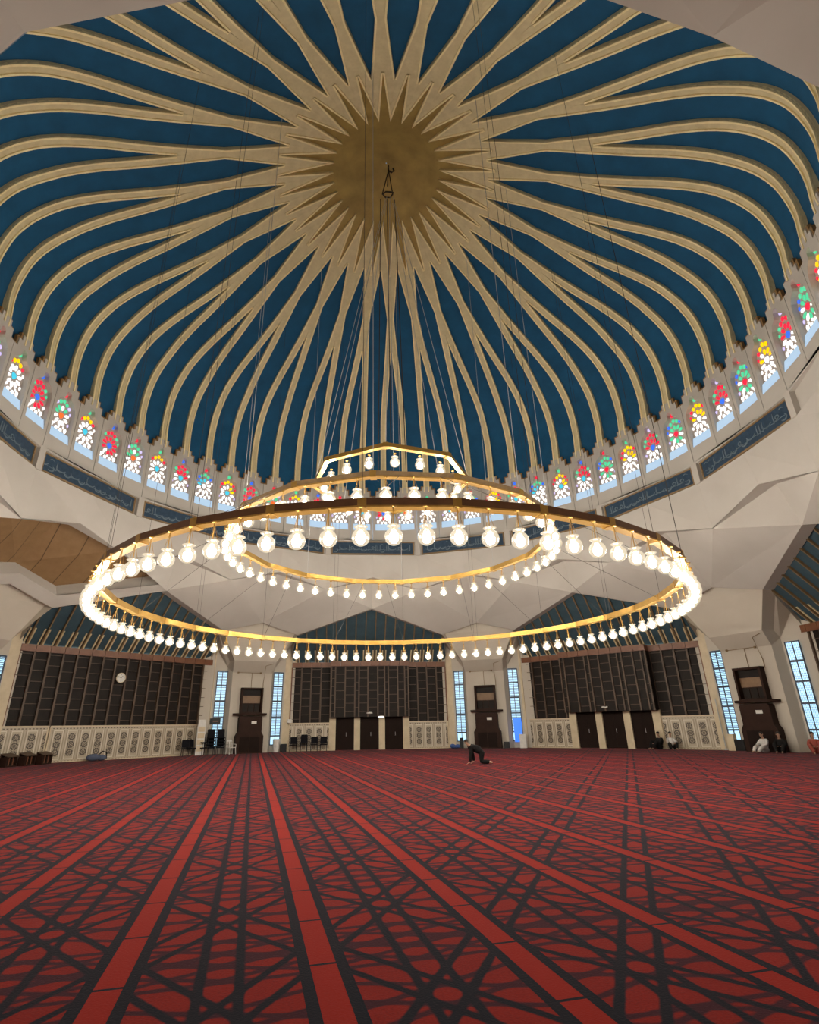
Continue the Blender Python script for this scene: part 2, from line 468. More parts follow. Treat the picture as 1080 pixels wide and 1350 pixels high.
# frieze band, sixteen flat sides, and the zig-zag lower edge
def P16(az, r, z): return (r*math.sin(R_(az)), r*math.cos(R_(az)), z)
for j in range(16):
    a0, am, a1 = 22.5*j-11.25, 22.5*j, 22.5*j+11.25
    drum.face([P16(a0, 17.69, 13.5), P16(a1, 17.69, 13.5), P16(a1, 17.69, 14.93), P16(a0, 17.69, 14.93)])
    # ledge above and below the frieze
    drum.face([P16(a0, 17.75, 14.93), P16(a1, 17.75, 14.93), P16(a1, 17.45, 14.93), P16(am, 17.42, 14.93), P16(a0, 17.45, 14.93)])
    drum.face([P16(a0, 17.75, 14.80), P16(a1, 17.75, 14.80), P16(a1, 17.45, 14.80), P16(am, 17.28, 14.80), P16(a0, 17.45, 14.80)])
    drum.face([P16(a0, 17.45, 14.93), P16(am, 17.42, 14.93), P16(am, 17.28, 14.80), P16(a0, 17.45, 14.80)])
    drum.face([P16(am, 17.42, 14.93), P16(a1, 17.45, 14.93), P16(a1, 17.45, 14.80), P16(am, 17.28, 14.80)])
    drum.face([P16(a0, 17.75, 13.70), P16(a1, 17.75, 13.70), P16(a1, 17.50, 13.70), P16(am, 17.28, 13.70), P16(a0, 17.50, 13.70)])
    for aa, ra, za, bb, rb, zb_, rta, rtb in ((a0, 17.64, 11.10, am, 17.60, 12.08, 17.50, 17.28), (am, 17.60, 12.08, a1, 17.64, 11.10, 17.28, 17.50)):
        drum.face([P16(aa, rta, 13.70), P16(bb, rtb, 13.70), P16(bb, rb, zb_), P16(aa, ra, za)])
    # divider pilaster at the corner
    drum.slab([P16(a0-.62, 17.42, 13.66), P16(a0+.62, 17.42, 13.66), P16(a0+.62, 17.42, 14.93), P16(a0-.62, 17.42, 14.93)], Vector(P16(a0, .4, 0)))
drum_o = struct(drum.build('wall_drum', M['plaster']))
struct(crest.build('trim_crest', M['edge_brown']))

# stained windows: a plate, its sill and its coloured glass
def ell(b, cx, cz, rx, rz, rot, m, n=10, y=17.70):
    c, s = math.cos(rot), math.sin(rot)
    P = []
    for k in range(n):
        t = 2*math.pi*k/n; x = rx*math.cos(t); z = rz*math.sin(t)
        if rx != rz: x *= (1+.35*math.sin(t)*1.0)
        P.append((cx+x*c+z*s, y, cz-x*s+z*c))
    b.slab(P, (0, .035, 0), m)
GL = ['g_red', 'g_yellow', 'g_green', 'g_blue', 'g_cyan', 'g_white', 'g_lilac', 'g_orange']
gi = {k[2:]: i for i, k in enumerate(GL)}
def glass_mesh(petal, petal2, core, dot, crown, side, rnd, whiteness):
    b = MB(); R = random.Random(rnd)
    w = lambda c: gi['white'] if R.random() < whiteness else gi[c]
    fz = 17.28
    ell(b, 0, fz, .14, .17, 0, gi[core], 12)
    for k in range(10):
        t = 2*math.pi*k/10
        low = math.cos(t) < -.3
        col = w(petal2 if low else petal)
        ell(b, .37*math.sin(t), fz+.44*math.cos(t), .082, .15, t, col)
    ell(b, 0, 18.52, .12, .12, 0, gi[dot], 12)
    for x, z in ((-.22, 18.02), (0, 18.14), (.22, 18.02)): ell(b, x, z, .095, .12, 0, gi[crown])
    for sg in (1, -1):
        ell(b, sg*.42, 17.90, .09, .10, 0, gi[side])
        ell(b, sg*.55, 17.62, .055, .09, 0, w(side))
        ell(b, sg*.56, 16.95, .055, .09, 0, w('lilac'))
    for i, x in enumerate((-.46, -.16, .16, .46)): ell(b, x, 16.46+.11*(abs(x) > .3), .082, .14, 0, gi['white'])
    for x in (-.31, 0, .31): ell(b, x, 16.66+.08*(abs(x) > .1)-.04, .045, .07, 0, gi['white'])
    return b.mesh('glass_panes', [M[k] for k in GL])
GM = {2: [glass_mesh('yellow', 'white', 'white', 'green', 'yellow', 'red', 1, .05), glass_mesh('white', 'white', 'cyan', 'green', 'yellow', 'red', 2, .6), glass_mesh('yellow', 'white', 'cyan', 'green', 'yellow', 'red', 3, .35)],
      0: [glass_mesh('red', 'white', 'blue', 'lilac', 'red', 'green', 4, .08), glass_mesh('red', 'red', 'blue', 'blue', 'red', 'green', 5, .2), glass_mesh('red', 'white', 'cyan', 'blue', 'red', 'green', 6, .4)],
      1: [glass_mesh('green', 'green', 'red', 'red', 'green', 'blue', 7, .08), glass_mesh('green', 'white', 'orange', 'red', 'green', 'lilac', 8, .35), glass_mesh('cyan', 'white', 'white', 'red', 'green', 'blue', 9, .4)]}
pl = MB()
pl.box(-.70, .70, 17.735, 17.80, 16.2, 18.80)
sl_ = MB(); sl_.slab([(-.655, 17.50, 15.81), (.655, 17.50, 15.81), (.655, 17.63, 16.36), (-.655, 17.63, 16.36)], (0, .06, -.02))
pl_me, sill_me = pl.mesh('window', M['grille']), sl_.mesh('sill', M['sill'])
for n, k in enumerate(VIS):
    w = struct(link('window_%d' % (n+1), pl_me)); w.rotation_euler = (0, 0, -R_(2.8125+5.625*k))
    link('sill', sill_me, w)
    v = GM[k % 3]; cen = abs(k-1)
    link('glass_panes', v[0] if k > 9 else (v[2] if cen < 12 and (k // 3) % 2 else v[1] if k < 6 else v[(k//3) % 3]), w)

# frieze panels with flowing white lettering
def ribbon(b, pts, w0, y):
    n = len(pts)
    for i in range(n-1):
        (x0, z0), (x1, z1) = pts[i], pts[i+1]
        l = math.hypot(x1-x0, z1-z0) or 1; nx, nz = -(z1-z0)/l, (x1-x0)/l
        wa = w0*(.55+.6*math.sin(math.pi*i/(n-1))); wb = w0*(.55+.6*math.sin(math.pi*(i+1)/(n-1)))
        b.slab([(x0-nx*wa, y, z0-nz*wa), (x1-nx*wb, y, z1-nz*wb), (x1+nx*wb, y, z1+nz*wb), (x0+nx*wa, y, z0+nz*wa)], (0, -.02, 0))
def lettering(seed):
    b = MB(); R = random.Random(seed); x = 2.85
    arc = lambda cx, cz, rx, rz, t0, t1, n=9: [(cx+rx*math.cos(R_(t0+(t1-t0)*k/(n-1))), cz+rz*math.sin(R_(t0+(t1-t0)*k/(n-1)))) for k in range(n)]
    ribbon(b, [(2.85-k*.19, -.13+.02*math.sin(k*1.3)) for k in range(31)], .012, 0)
    while x > -2.8:
        q = R.random()
        if q < .34: ribbon(b, [(x, .30), (x-.02, .1), (x-.01, -.12), (x-.06, -.2)], .026, 0); x -= R.uniform(.12, .2)
        elif q < .58: ribbon(b, arc(x-.2, -.08, .2, .16, 10, -190), .03, 0); x -= R.uniform(.34, .48)
        elif q < .74: ribbon(b, arc(x-.1, .02, .1, .09, -40, 300), .024, 0); ribbon(b, [(x-.05, -.04), (x-.2, -.12), (x-.36, -.12)], .026, 0); x -= R.uniform(.28, .4)
        elif q < .88: ribbon(b, [(x, .0), (x-.12, -.1), (x-.34, -.13), (x-.52, -.06), (x-.56, .06)], .03, 0); x -= R.uniform(.5, .62)
        else: ribbon(b, arc(x-.16, -.18, .18, .14, 60, -140), .03, 0); ribbon(b, [(x-.02, .24), (x-.18, .32), (x-.3, .27)], .018, 0); x -= R.uniform(.25, .4)
    return b
nm = {-4: 'leftmost visible frieze panel, cut by the left photo edge', -3: 'second frieze panel from the left, above the brown plank vault', -2: 'third frieze panel from the left, behind the left cables',
      -1: 'frieze panel behind the left half of the chandelier globes', 0: 'centre frieze panel straight across above the middle gable', 1: 'frieze panel just right of the centre one behind the globes',
      2: 'third frieze panel from the right, behind the right cables', 3: 'second frieze panel from the right, long and fully visible', 4: 'rightmost frieze panel cut by the right photo edge'}
for k in range(-4, 5):
    t = thing('calligraphy_panel', 'blue Arabic lettering ' + nm[k], 'wall panel', 22.5*k, 0, 17.32, 14.29, 'calligraphy panels round the drum')
    b = MB(); b.box(-3.06, 3.06, .0, .05, -.47, .47); b.build('panel', M['frieze_blue'], t)
    f = MB()
    for x0, x1, z0, z1 in ((-3.14, 3.14, .44, .53), (-3.14, 3.14, -.53, -.44), (-3.14, -3.05, -.44, .44), (3.05, 3.14, -.44, .44)): f.box(x0, x1, -.05, .08, z0, z1)
    f.build('frame', M['frame_gold'], t)
    lettering(100+k).build('lettering', M['letter'], t)

# ------------------------------------------------------------------ folded plaster shells between the drum and the piers
LOW = lambda sg: Vector((sg*17.66*math.sin(R_(11.25)), 17.66*math.cos(R_(11.25)), 11.06))
APX = lambda sg: Vector((sg*19.17*math.sin(R_(22.5)), 19.17*math.cos(R_(22.5)), 10.04))
FOOT = lambda sg: Vector((sg*2.80, 21.66, 8.35))
PK2 = Vector((0, 21.65, 9.12)); IPK = Vector((0, 17.74, 11.46))
def thick(b, poly, d, m=0): b.slab(poly, d, m)
def flat(v, z): return Vector((v.x, v.y, z))
solid = MB()
for sg in (1, -1):
    solid.slab([IPK, LOW(sg), flat(APX(sg), 11.0), flat(FOOT(sg)*1.12, 11.0), flat(PK2*1.12, 11.5)], (0, .07, .14))  # near-side shell flattened so that it catches less lamp light
solid_me = solid.mesh('wall_vault', M['plaster'])
APK = Vector((0, 17.60, 12.10)); BPK = Vector((0, 18.45, 12.12))
far = MB()
for sg in (1, -1):
    far.slab([BPK, LOW(sg), APX(sg), FOOT(sg), PK2], (0, .05, .10))
    far.face([LOW(sg), APK, BPK])
    az = 22.5*sg; back = Vector((math.sin(R_(az))*.75, math.cos(R_(az))*.75, .05))
    far.face([APX(sg), FOOT(sg), FOOT(sg)+back, APX(sg)+back])
far_me = far.mesh('wall_vault', M['plaster'])
cf = MB()
for sg in (1, -1):
    cf.slab([Vector((0, 18.5, 12.12)), LOW(sg), Vector((0, 19.17, 10.04))], (0, .05, .10))
    cf.face([LOW(sg), Vector((0, 17.60, 12.10)), Vector((0, 18.5, 12.12))])
cf_me = cf.mesh('wall_gable', M['plaster'])
cv = MB()
for sg in (1, -1):
    cv.slab([Vector((0, 17.76, 11.46)), LOW(sg), flat(APX(sg)*1.28, 11.0), Vector((0, 24.6, 11.3))], (0, .07, .14))  # near-side gable flattened likewise, to keep it darker
cv_me = cv.mesh('wall_gable', M['plaster'])
side = {-4: 'far_left', -3: 'left_outer', -2: 'left', -1: 'left_inner', 0: 'centre', 1: 'right_inner', 2: 'right', 3: 'right_outer', 4: 'far_right', 5: 'near_right', 6: 'near_right_inner', 7: 'near_right_middle', 8: 'near', 9: 'near_left_inner', 10: 'near_left', 11: 'near_left_outer'}
sd = lambda az: side[((round(az/22.5)+4) % 16)-4]
for i in range(8):
    az = 45*i-67.5
    if i != 0: place(struct(link('wall_vault_'+sd(az), far_me if i <= 4 or i == 7 else solid_me)), az)
    place(struct(link('wall_gable_'+sd(az+22.5), cf_me if i in (0, 1, 2, 3, 7) else cv_me)), az+22.5)
# the open vault on the left: a deep rim with a brown plank ceiling behind
rim, plank = MB(), MB()
for sg in (1, -1):
    A, F = APX(sg), FOOT(sg)
    n = (F-BPK).cross(A-BPK).normalized()
    if n.z < 0: n = -n
    if n.z < 0: n = -n
    inn = lambda a, b, ref: ((ref-a) - (b-a)*((ref-a).dot(b-a)/(b-a).dot(b-a))).normalized()
    o1 = inn(A, F, BPK)*.85; o2 = inn(F, PK2, BPK)*.75
    # corner of the inner outline: intersect the two offset lines
    d1 = (F-A).normalized(); d2 = (PK2-F).normalized(); p1 = A+o1; p2 = F+o2
    den = d1.cross(d2).dot(n); t = (p2-p1).cross(d2).dot(n)/den; K = p1+d1*t
    pk = Vector((0, PK2.y, PK2.z)); s_ = -K.x/d2.x if abs(d2.x) > 1e-6 else 0; PKi = K+d2*s_
    dl = (A-LOW(sg)).normalized(); tt = (o1.dot(o1))
    Ai = LOW(sg)+(A-LOW(sg))*.80
    rim.slab([A, F, K, Ai], n*.15); rim.slab([F, PK2, PKi, K], n*.15)
    dep = n*.95; dc = Vector((0, n.y, n.z))*.95
    hole = [(BPK, dc), (LOW(sg), dep), (Ai, dep), (K, dep), (PKi, dc)]
    for (p, e), (q, g) in zip(hole[:], hole[1:]): rim.face([p, q, q+g, p+e])
    plank.face([p+e for p, e in hole])
    rim.face([LOW(sg), APK, BPK])
    azz = 22.5*sg; back = Vector((math.sin(R_(azz))*.75, math.cos(R_(azz))*.75, .05))
    rim.face([A, F, F+back, A+back])
ro = place(struct(rim.build('wall_vault_open', M['plaster'])), -67.5)
plank.build('plank_ceiling', M['brown_plank'], ro)
# closing wall above the folded shells
rg = MB()
for j in range(64):
    a0, a1 = 5.625*j, 5.625*(j+1)
    if not 281 <= a0 < 304: rg.face([P16(a0, 19.35, 11.5), P16(a1, 19.35, 11.5), P16(a1, 19.35, 12.8), P16(a0, 19.35, 12.8)])
    rg.face([P16(a0, 17.66, 12.8), P16(a1, 17.66, 12.8), P16(a1, 25.5, 12.8), P16(a0, 25.5, 12.8)])
struct(rg.build('wall_upper_ring', M['plaster']))

# ------------------------------------------------------------------ piers
pr = MB()
W, Wc = 1.50, 1.80
NW = 1.60
pr.face([(-W, 23.5, 0), (W, 23.5, 0), (W, 23.5, 5.6), (-W, 23.5, 5.6)])
pr.face([(-NW, 22.75, 6.4), (NW, 22.75, 6.4), (2.72, 22.15, 8.5), (0, 22.15, 9.3), (-2.72, 22.15, 8.5)])
pr.face([(-NW, 22.75, 6.4), (NW, 22.75, 6.4), (W, 23.5, 5.6), (-W, 23.5, 5.6)])
for sg in (1, -1):
    pr.face([(sg*W, 23.5, 0), (sg*Wc, 24.05, 0), (sg*Wc, 24.05, 6.0), (sg*W, 23.5, 5.6)])
    pr.face([FOOT(sg), PK2, (0, 22.15, 9.3), (sg*2.72, 22.15, 8.5)])
    pr.face([FOOT(sg), (sg*2.72, 22.15, 8.5), (sg*NW, 22.75, 6.4)])
    pr.face([FOOT(sg), (sg*NW, 22.75, 6.4), (sg*1.78, 23.6, 6.4), (sg*3.05, 22.45, 8.4)])
    pr.face([(sg*NW, 22.75, 6.4), (sg*W, 23.5, 5.6), (sg*Wc, 24.05, 6.0), (sg*1.78, 23.6, 6.4)])
    pr.face([(sg*3.05, 22.45, 8.4), (sg*1.78, 23.6, 6.4), (sg*Wc, 24.05, 6.0), (sg*3.4, 24.05, 8.3)])
    pr.face([(sg*Wc, 24.05, 0), (sg*4.2, 24.05, 0), (sg*4.2, 24.05, 9.3), (sg*3.35, 24.05, 8.6), (sg*Wc, 24.05, 6.0)])
pr_me = pr.mesh('wall_pier', M['plaster_low'])
piers = {}
for i in range(8):
    az = 45*i-67.5
    piers[i] = place(struct(link('wall_pier_'+sd(az), pr_me)), az)

# tall slim windows beside the piers: glowing panes, frame, blinds
def slim_window():
    root = MB(); root.box(-.35, .35, .03, .06, 0, 5.2)
    fr = MB()
    for x0, x1 in ((-.39, -.34), (.34, .39), (-.022, .022)): fr.box(x0, x1, -.03, .04, -.04, 5.24)
    for z in (0, .62, 1.95, 3.08, 4.16, 5.2): fr.box(-.39, .39, -.035, .04, z-(.05 if .5 < z < 5 else .03), z+(.05 if .5 < z < 5 else .03))
    bl = MB()
    for k in range(46):
        z = .72+k*.1
        bl.box(-.34, .34, -.012, .018, z, z+.040)
    return root.mesh('window', M['pane']), fr.mesh('frame', M['winframe']), bl.mesh('blind', M['blind'])
wm, wf, wb = slim_window()
nwin = len(VIS)
for i in range(8):
    az = 45*i-67.5
    for sg in (-1, 1):
        if az == 67.5 and sg == 1: u = 2.35
        else: u = sg*2.15
        nwin += 1
        w = place(struct(link('window_%d' % nwin, wm)), az, u, 23.96, .5)
        link('frame', wf, w)
        if not (az == 67.5 and sg == 1): link('blind', wb, w)
        else:
            g = MB()
            for k in range(40): g.box(-.34, .34, .012, .018, .1+k*.125, .112+k*.125)
            for x in (-.26, -.18, -.1, .1, .18, .26): g.box(x-.005, x+.005, .012, .018, 0, 5.2)
            g.build('glazing_bars', M['winframe'], w)

# ------------------------------------------------------------------ floor
fl = MB(); NF = 64
fl.face([P16(360*k/NF, 27.5, 0) for k in range(NF)])
fo = struct(fl.build('floor', M['carpet']))

# ------------------------------------------------------------------ bays
BAY = {-45: (-6.15, 6.62), 0: (-6.2, 6.2), 45: (-6.5, 6.25), 90: (-6.9, 6.2), -90: (-6.2, 6.2)}
def batten(b, x, a0, z0, a1, z1):
    """a sloping tan rib, with two pale strips painted in as sunlight on its sides"""
    up = Vector((0, -(z0-z1), -(a1-a0))).normalized()
    b.slab([(x-.035, a0, z0), (x+.035, a0, z0), (x+.035, a1, z1), (x-.035, a1, z1)], up*.14, 1)
    t = 1-1.95/(a1-a0)              # pale strips stand in for sunlight at the lower end
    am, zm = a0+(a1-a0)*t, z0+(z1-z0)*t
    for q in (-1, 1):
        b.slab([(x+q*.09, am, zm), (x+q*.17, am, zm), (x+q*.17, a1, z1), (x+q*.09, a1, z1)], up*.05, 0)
CA0, CZ0, CA1, CZ1 = 19.75, 10.45, 24.75, 5.45
for az, (ul, ur) in BAY.items():
    s_ = sd(az)
    HW = lambda a: .272*a
    c = MB(); zc = lambda a: CZ0-(a-CA0)*(CZ0-CZ1)/(CA1-CA0)
    c.slab([(0, CA0, CZ0), (5.75, 21.6, zc(21.6)), (HW(CA1), CA1, CZ1), (-HW(CA1), CA1, CZ1), (-5.75, 21.6, zc(21.6))], (0, .1, .1))
    co = place(struct(c.build('ceiling_bay_'+s_, M['bay_blue'])), az)
    for k in range(-8, 9):
        x = (k+.5)*.775 if az != -45 else k*.775+.3
        if abs(x) > 6.5: continue
        a0 = CA0+.05+(abs(x)+.2)*1.85/5.75 if abs(x) < 5.6 else (abs(x)+.1)/.272; z_ = zc(a0)
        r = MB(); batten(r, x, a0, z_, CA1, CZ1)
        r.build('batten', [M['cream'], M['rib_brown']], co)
    # back wall, and side walls between the pier flanks and the bay ceiling
    w = MB()
    w.box(-8.2, 8.2, 24.95, 25.05, 0, 6)
    for sg in (1, -1): w.face([(sg*HW(21.6), 21.6, zc(21.6)-.15), (sg*HW(24.9), 24.9, zc(24.9)-.4), (sg*HW(24.9), 24.9, 10), (sg*HW(21.6), 21.6, 10.2)])
    place(struct(w.build('wall_bay_'+s_, M['plaster_low'])), az)
    # added, unseen slot behind the top of the screen
    nwin += 1
    sk = MB(); sk.box(ul, ur, 23.95, 24.55, 4.9, 4.94)  # no real window: glowing sheet added to light the ceiling's lower end
    place(struct(sk.build('window_%d' % nwin, M['uplight'])), az)
    # stone posts at both ends
    p = MB()
    p.box(ul-.62, ul-.03, 23.25, 23.75, 0, 7.2); p.box(ur+.03, ur+.62, 23.25, 23.75, 0, 7.2)
    place(struct(p.build('trim_post_'+s_, M['stone'])), az)
nr = MB()
for k in range(20, 55):
    a0, a1 = 5.625*k-5.625, 5.625*k
    if a0 < 106 or a1 > 254: continue
    nr.face([P16(a0, 24.3, 5.5), P16(a1, 24.3, 5.5), P16(a1, 24.3, 12.5), P16(a0, 24.3, 12.5)])
struct(nr.build('wall_near_upper', M['plaster_low']))
for az in (135, 180, 225):     # bays behind the camera: plain closing walls
    w = MB(); w.box(-7.2, 7.2, 23.5, 23.6, 0, 8); w.slab([(-8, CA0, CZ0), (8, CA0, CZ0), (8, 23.6, 6.6), (-8, 23.6, 6.6)], (0, .1, .1))
    place(struct(w.build('wall_bay_'+sd(az), M['plaster_low'])), az)

# dark timber screens, made part by part
def screen(az, ul, ur, label, doors):
    t = thing('timber_screen', label, 'wall screen', az, 0, 23.5, 2.0, 'dark timber screens in the bays')
    z0, z1 = 0.0, 4.12
    n = round((ur-ul)/.775); dx = (ur-ul)/n
    b = MB(); b.box(ul, ur, .06, .12, z0, z1+.1); b.build('backing_panel', M['wood'], t)
    skip = lambda x: doors and -3.05 < x < 3.05
    for k in range(n+1):
        x = ul+dx*k
        if skip(x) : continue
        m = MB(); wd = .055
        m.box(x-wd, x+wd, -.10, .07, z0, z1)
        m.build('mullion', M['wood_mid'] if 0 < k < n else M['wood_red'], t)
    l = MB()
    for k in range(n):
        for q in range(7):
            z = .28+q*.62+(.31 if k % 2 else 0)
            if z > z1-.1 or skip(ul+dx*(k+.5)): continue
            l.box(ul+dx*k+.05, ul+dx*(k+1)-.05, -.03, .07, z-.018, z+.018)
    l.build('shelf_rails', M['wood_mid'], t)
    for k in range(n):
        h = MB(); h.box(ul+dx*k+.012, ul+dx*(k+1)-.012, -.16, .12, z1, z1+.40)
        if not skip(ul+dx*(k+.5)): h.build('header_panel', M['wood_red'], t)
    if doors:
        bx = MB(); bx.box(-3.1, 3.1, -.8, .1, .36, z1+.02); g = bx.build('gallery_box', M['wood'], t)
        xs = [-3.04, -2.72, -1.95, -1.18, -.86, -.16, .62, 1.16, 1.46, 2.2, 2.76, 3.04]
        for x in xs:
            m = MB(); m.box(x-.05, x+.05, -.90, -.79, .36, z1); m.build('mullion', M['wood_mid'], g)
        l = MB()
        for i, (x0, x1) in enumerate(zip(xs, xs[1:])):
            for q in range(6):
                z = .75+q*.62+(.31 if i % 2 else 0)
                if z < z1-.1: l.box(x0+.05, x1-.05, -.84, -.79, z-.016, z+.016)
        l.build('shelf_rails', M['wood_mid'], g)
        for k in range(8):
            h = MB(); h.box(-3.1+.775*k+.012, -3.1+.775*(k+1)-.012, -.95, .1, z1+.02, z1+.42); h.build('header_panel', M['wood_red'], g)
    return t
screen(-45, *BAY[-45], 'long flat dark timber screen with the round clock hanging on it', False)
screen(0, *BAY[0], 'dark timber screen straight across, under the middle blue gable', True)
screen(45, *BAY[45], 'dark timber screen with projecting box right of the middle one', True)
screen(90, *BAY[90], 'dark timber screen cut off by the right edge of the photo', True)

# inlaid marble dados
def dado(az, x0, x1, label, a=23.42):
    t = thing('marble_dado', label, 'wall panel', az, (x0+x1)/2, a, 0, 'inlaid marble dados under the screens')
    w = (x1-x0)/2
    b = MB(); b.box(-w, w, 0, .1, .02, 1.95); b.build('panel', M['marble'], t)
    f = MB(); f.box(-w-.02, w+.02, -.03, .12, 1.93, 2.0); f.box(-w-.02, w+.02, -.03, .12, 0, .06)
    f.box(-w-.04, -w+.03, -.03, .12, .06, 1.93); f.box(w-.03, w+.04, -.03, .12, .06, 1.93); f.build('border', M['stone'], t)
dado(-45, -3.66, 6.6, 'long cream marble dado with three rosettes per panel, left bay')
dado(-45, -6.9, -3.84, 'cream marble dado behind the low dark racks at the left edge', 23.3)
for az, nmz in ((0, 'middle'), (45, 'right')):
    ul, ur = BAY[az]
    dado(az, ul, -3.12, 'cream inlaid marble dado left of the doors in the %s bay' % nmz)
    dado(az, 3.12, ur, 'cream inlaid marble dado right of the doors in the %s bay' % nmz)
dado(90, -6.9, -3.12, 'cream inlaid marble dado in the bay at the right photo edge')
nd = 0
for az in (0, 45, 90):
    for x0, x1 in ((-3.12, -2.62), (-1.2, -.73), (.73, 1.2), (2.62, 3.12)):
        b = MB(); b.box(x0, x1, 23.28, 23.6, 0, 2.38); o = place(struct(b.build('trim_door_post', M['stone'])), az)
    for cx in (-1.91, 0, 1.91):
        nd += 1
        d = MB(); d.box(-.74, .74, 0, .06, .02, 2.36); d.box(-.012, .012, -.015, 0, .05, 2.3)
        for x in (-.38, .38):
            for z in (.25, 1.3): d.box(x-.28, x+.28, -.012, 0, z, z+.9)
        do = place(struct(d.build('door_%d' % nd, M['wood_door'])), az, cx, 23.45, 0)
        h = MB(); h.tube([(.1, -.03, 1.0), (.1, -.07, 1.02), (.1, -.07, 1.22), (.1, -.03, 1.24)], .016, 6); h.build('door_handle', M['wire'], do)
# small lamps above the doors
for az, u, lab in ((0, .55, 'small white oval lamp above the right door of the middle bay'), (0, -.03, 'small oval lamp on the box above the middle door'), (45, -.2, 'small white lamp above the middle door of the right bay')):
    z = 2.33 if u > .3 else 2.62
    t = thing('wall_lamp', lab, 'lamp', az, u+(.3 if u > .3 else 0), 22.62, z)
    b = MB(); b.ball((0, 0, 0), .24, .09, .05, 12); b.build('diffuser', M['lamp_on'] if u > .3 else M['white'], t, True)
    b = MB(); b.box(-.2, .2, .02, .1, .03, .07); b.build('base_plate', M['white'], t)
# clock
t = thing('wall_clock', 'round white clock on the left dark timber screen', 'clock', -45, -.15, 23.3, 4.88)
b = MB(); b.lathe([(0, 0), (.27, 0), (.27, .05), (0, .05)], 32); o = b.build('dial', M['white'], t); o.rotation_euler = (R_(90), 0, 0)
b = MB(); b.tube([(.29*math.cos(2*math.pi*k/32), -.03, .29*math.sin(2*math.pi*k/32)) for k in range(32)], .03, 8, closed=True); b.build('rim', M['stone'], t, True)
for ang, ln in ((40, .15), (-70, .21)):
    b = MB(); b.box(-.012, .012, -.075, -.06, -.02, ln); o = b.build('hand', M['blackmetal'], t); o.rotation_euler = (0, R_(ang), 0)
for k in range(4):
    b = MB(); b.box(-.01, .01, -.065, -.055, .18, .23); o = b.build('tick', M['blackmetal'], t); o.rotation_euler = (0, R_(90*k), 0)

# ------------------------------------------------------------------ wooden cases on the piers
def case(label, az):
    t = thing('wooden_case', label, 'cabinet', az, 0, 23.45, 0, 'tall wooden cases standing against the piers')
    b = MB()
    prof = [(-1.0, 0), (1.0, 0), (1.0, 1.15), (.84, 1.42), (.84, 2.38), (.76, 2.5), (-.76, 2.5), (-.84, 2.38), (-.84, 1.42), (-1.0, 1.15)]
    b.prism(prof, -.55, 0); b.build('lower_body', M['wood_case'], t)
    b = MB(); b.box(-.72, -.02, -.58, -.55, .1, 1.1); b.box(.02, .72, -.58, -.55, .1, 1.1); b.build('door_panels', M['wood_door'], t)
    b = MB(); P = []
    for k in range(24):
        a = math.pi*k/23; P.append((1.25*math.cos(a), -.1-.75*math.sin(a)*.9, 0))
    P += [(-1.25, 0, 0), (1.25, 0, 0)]
    b.slab([(x, y, 2.58) for x, y, _ in P], (0, 0, .13)); b.build('shelf', M['wood_case'], t)
    b = MB(); b.box(-.8, -.68, -.45, 0, 2.71, 4.5); b.box(.68, .8, -.45, 0, 2.71, 4.5); b.box(-.8, .8, -.45, 0, 4.38, 4.5); b.box(-.8, .8, -.08, 0, 2.71, 4.4); b.box(-.68, .68, -.42, -.05, 2.71, 2.78); b.build('upper_case', M['wood_case'], t)
    b = MB(); b.box(-.68, .68, -.14, -.08, 3.95, 4.38); b.build('top_panel', M['wood'], t)
    b = MB(); b.box(-.68, .68, -.12, -.08, 3.42, 3.95); b.build('light_panel', M['wood_lite'], t)
    for x in (-.45, 0, .45):
        b = MB(); b.box(x-.19, x+.19, -.13, -.08, 2.82, 3.36); b.build('niche_panel', M['wood'], t)
    b = MB(); b.box(.05, .42, -.57, -.55, 1.98, 2.16); b.build('name_plate', M['white'], t)
    return t
case('tall wooden case with shelf between the left and middle screens', -22.5)
case('tall wooden case with shelf between the middle and right screens', 22.5)
case('largest looking tall wooden case at right, people sitting at its foot', 67.5)

# thin conduits on the pier faces
for az, lab in ((-22.5, 'thin brown conduit on the pier between left and middle screens'), (22.5, 'thin brown conduit on the pier between middle and right screens'), (67.5, 'thin brown conduit on the rightmost pier above its case')):
    b = MB(); yy = lambda z: -.03-max(0, (z-5.6)*.94)
    b.tube([(-1.1, yy(5.6), 5.6), (.6, yy(5.6), 5.6)], .02, 6); b.tube([(-.05, yy(5.6), 5.6), (-.05, yy(4.9), 4.9), (-.05, yy(4.5), 4.5)], .018, 6); b.tube([(.85, yy(4), 4.4), (.85, yy(4.9), 4.9), (.85, yy(6.1), 6.1), (1.4, yy(6.25), 6.25)], .02, 6)
    for x in (-1.1, .6): b.box(x-.06, x+.06, yy(5.6)-.05, yy(5.6)+.02, 5.54, 5.66)
    tag(place(b.build('conduit_pipe', M['rib_brown']), az, 0, 23.49, 0), lab, 'pipe')

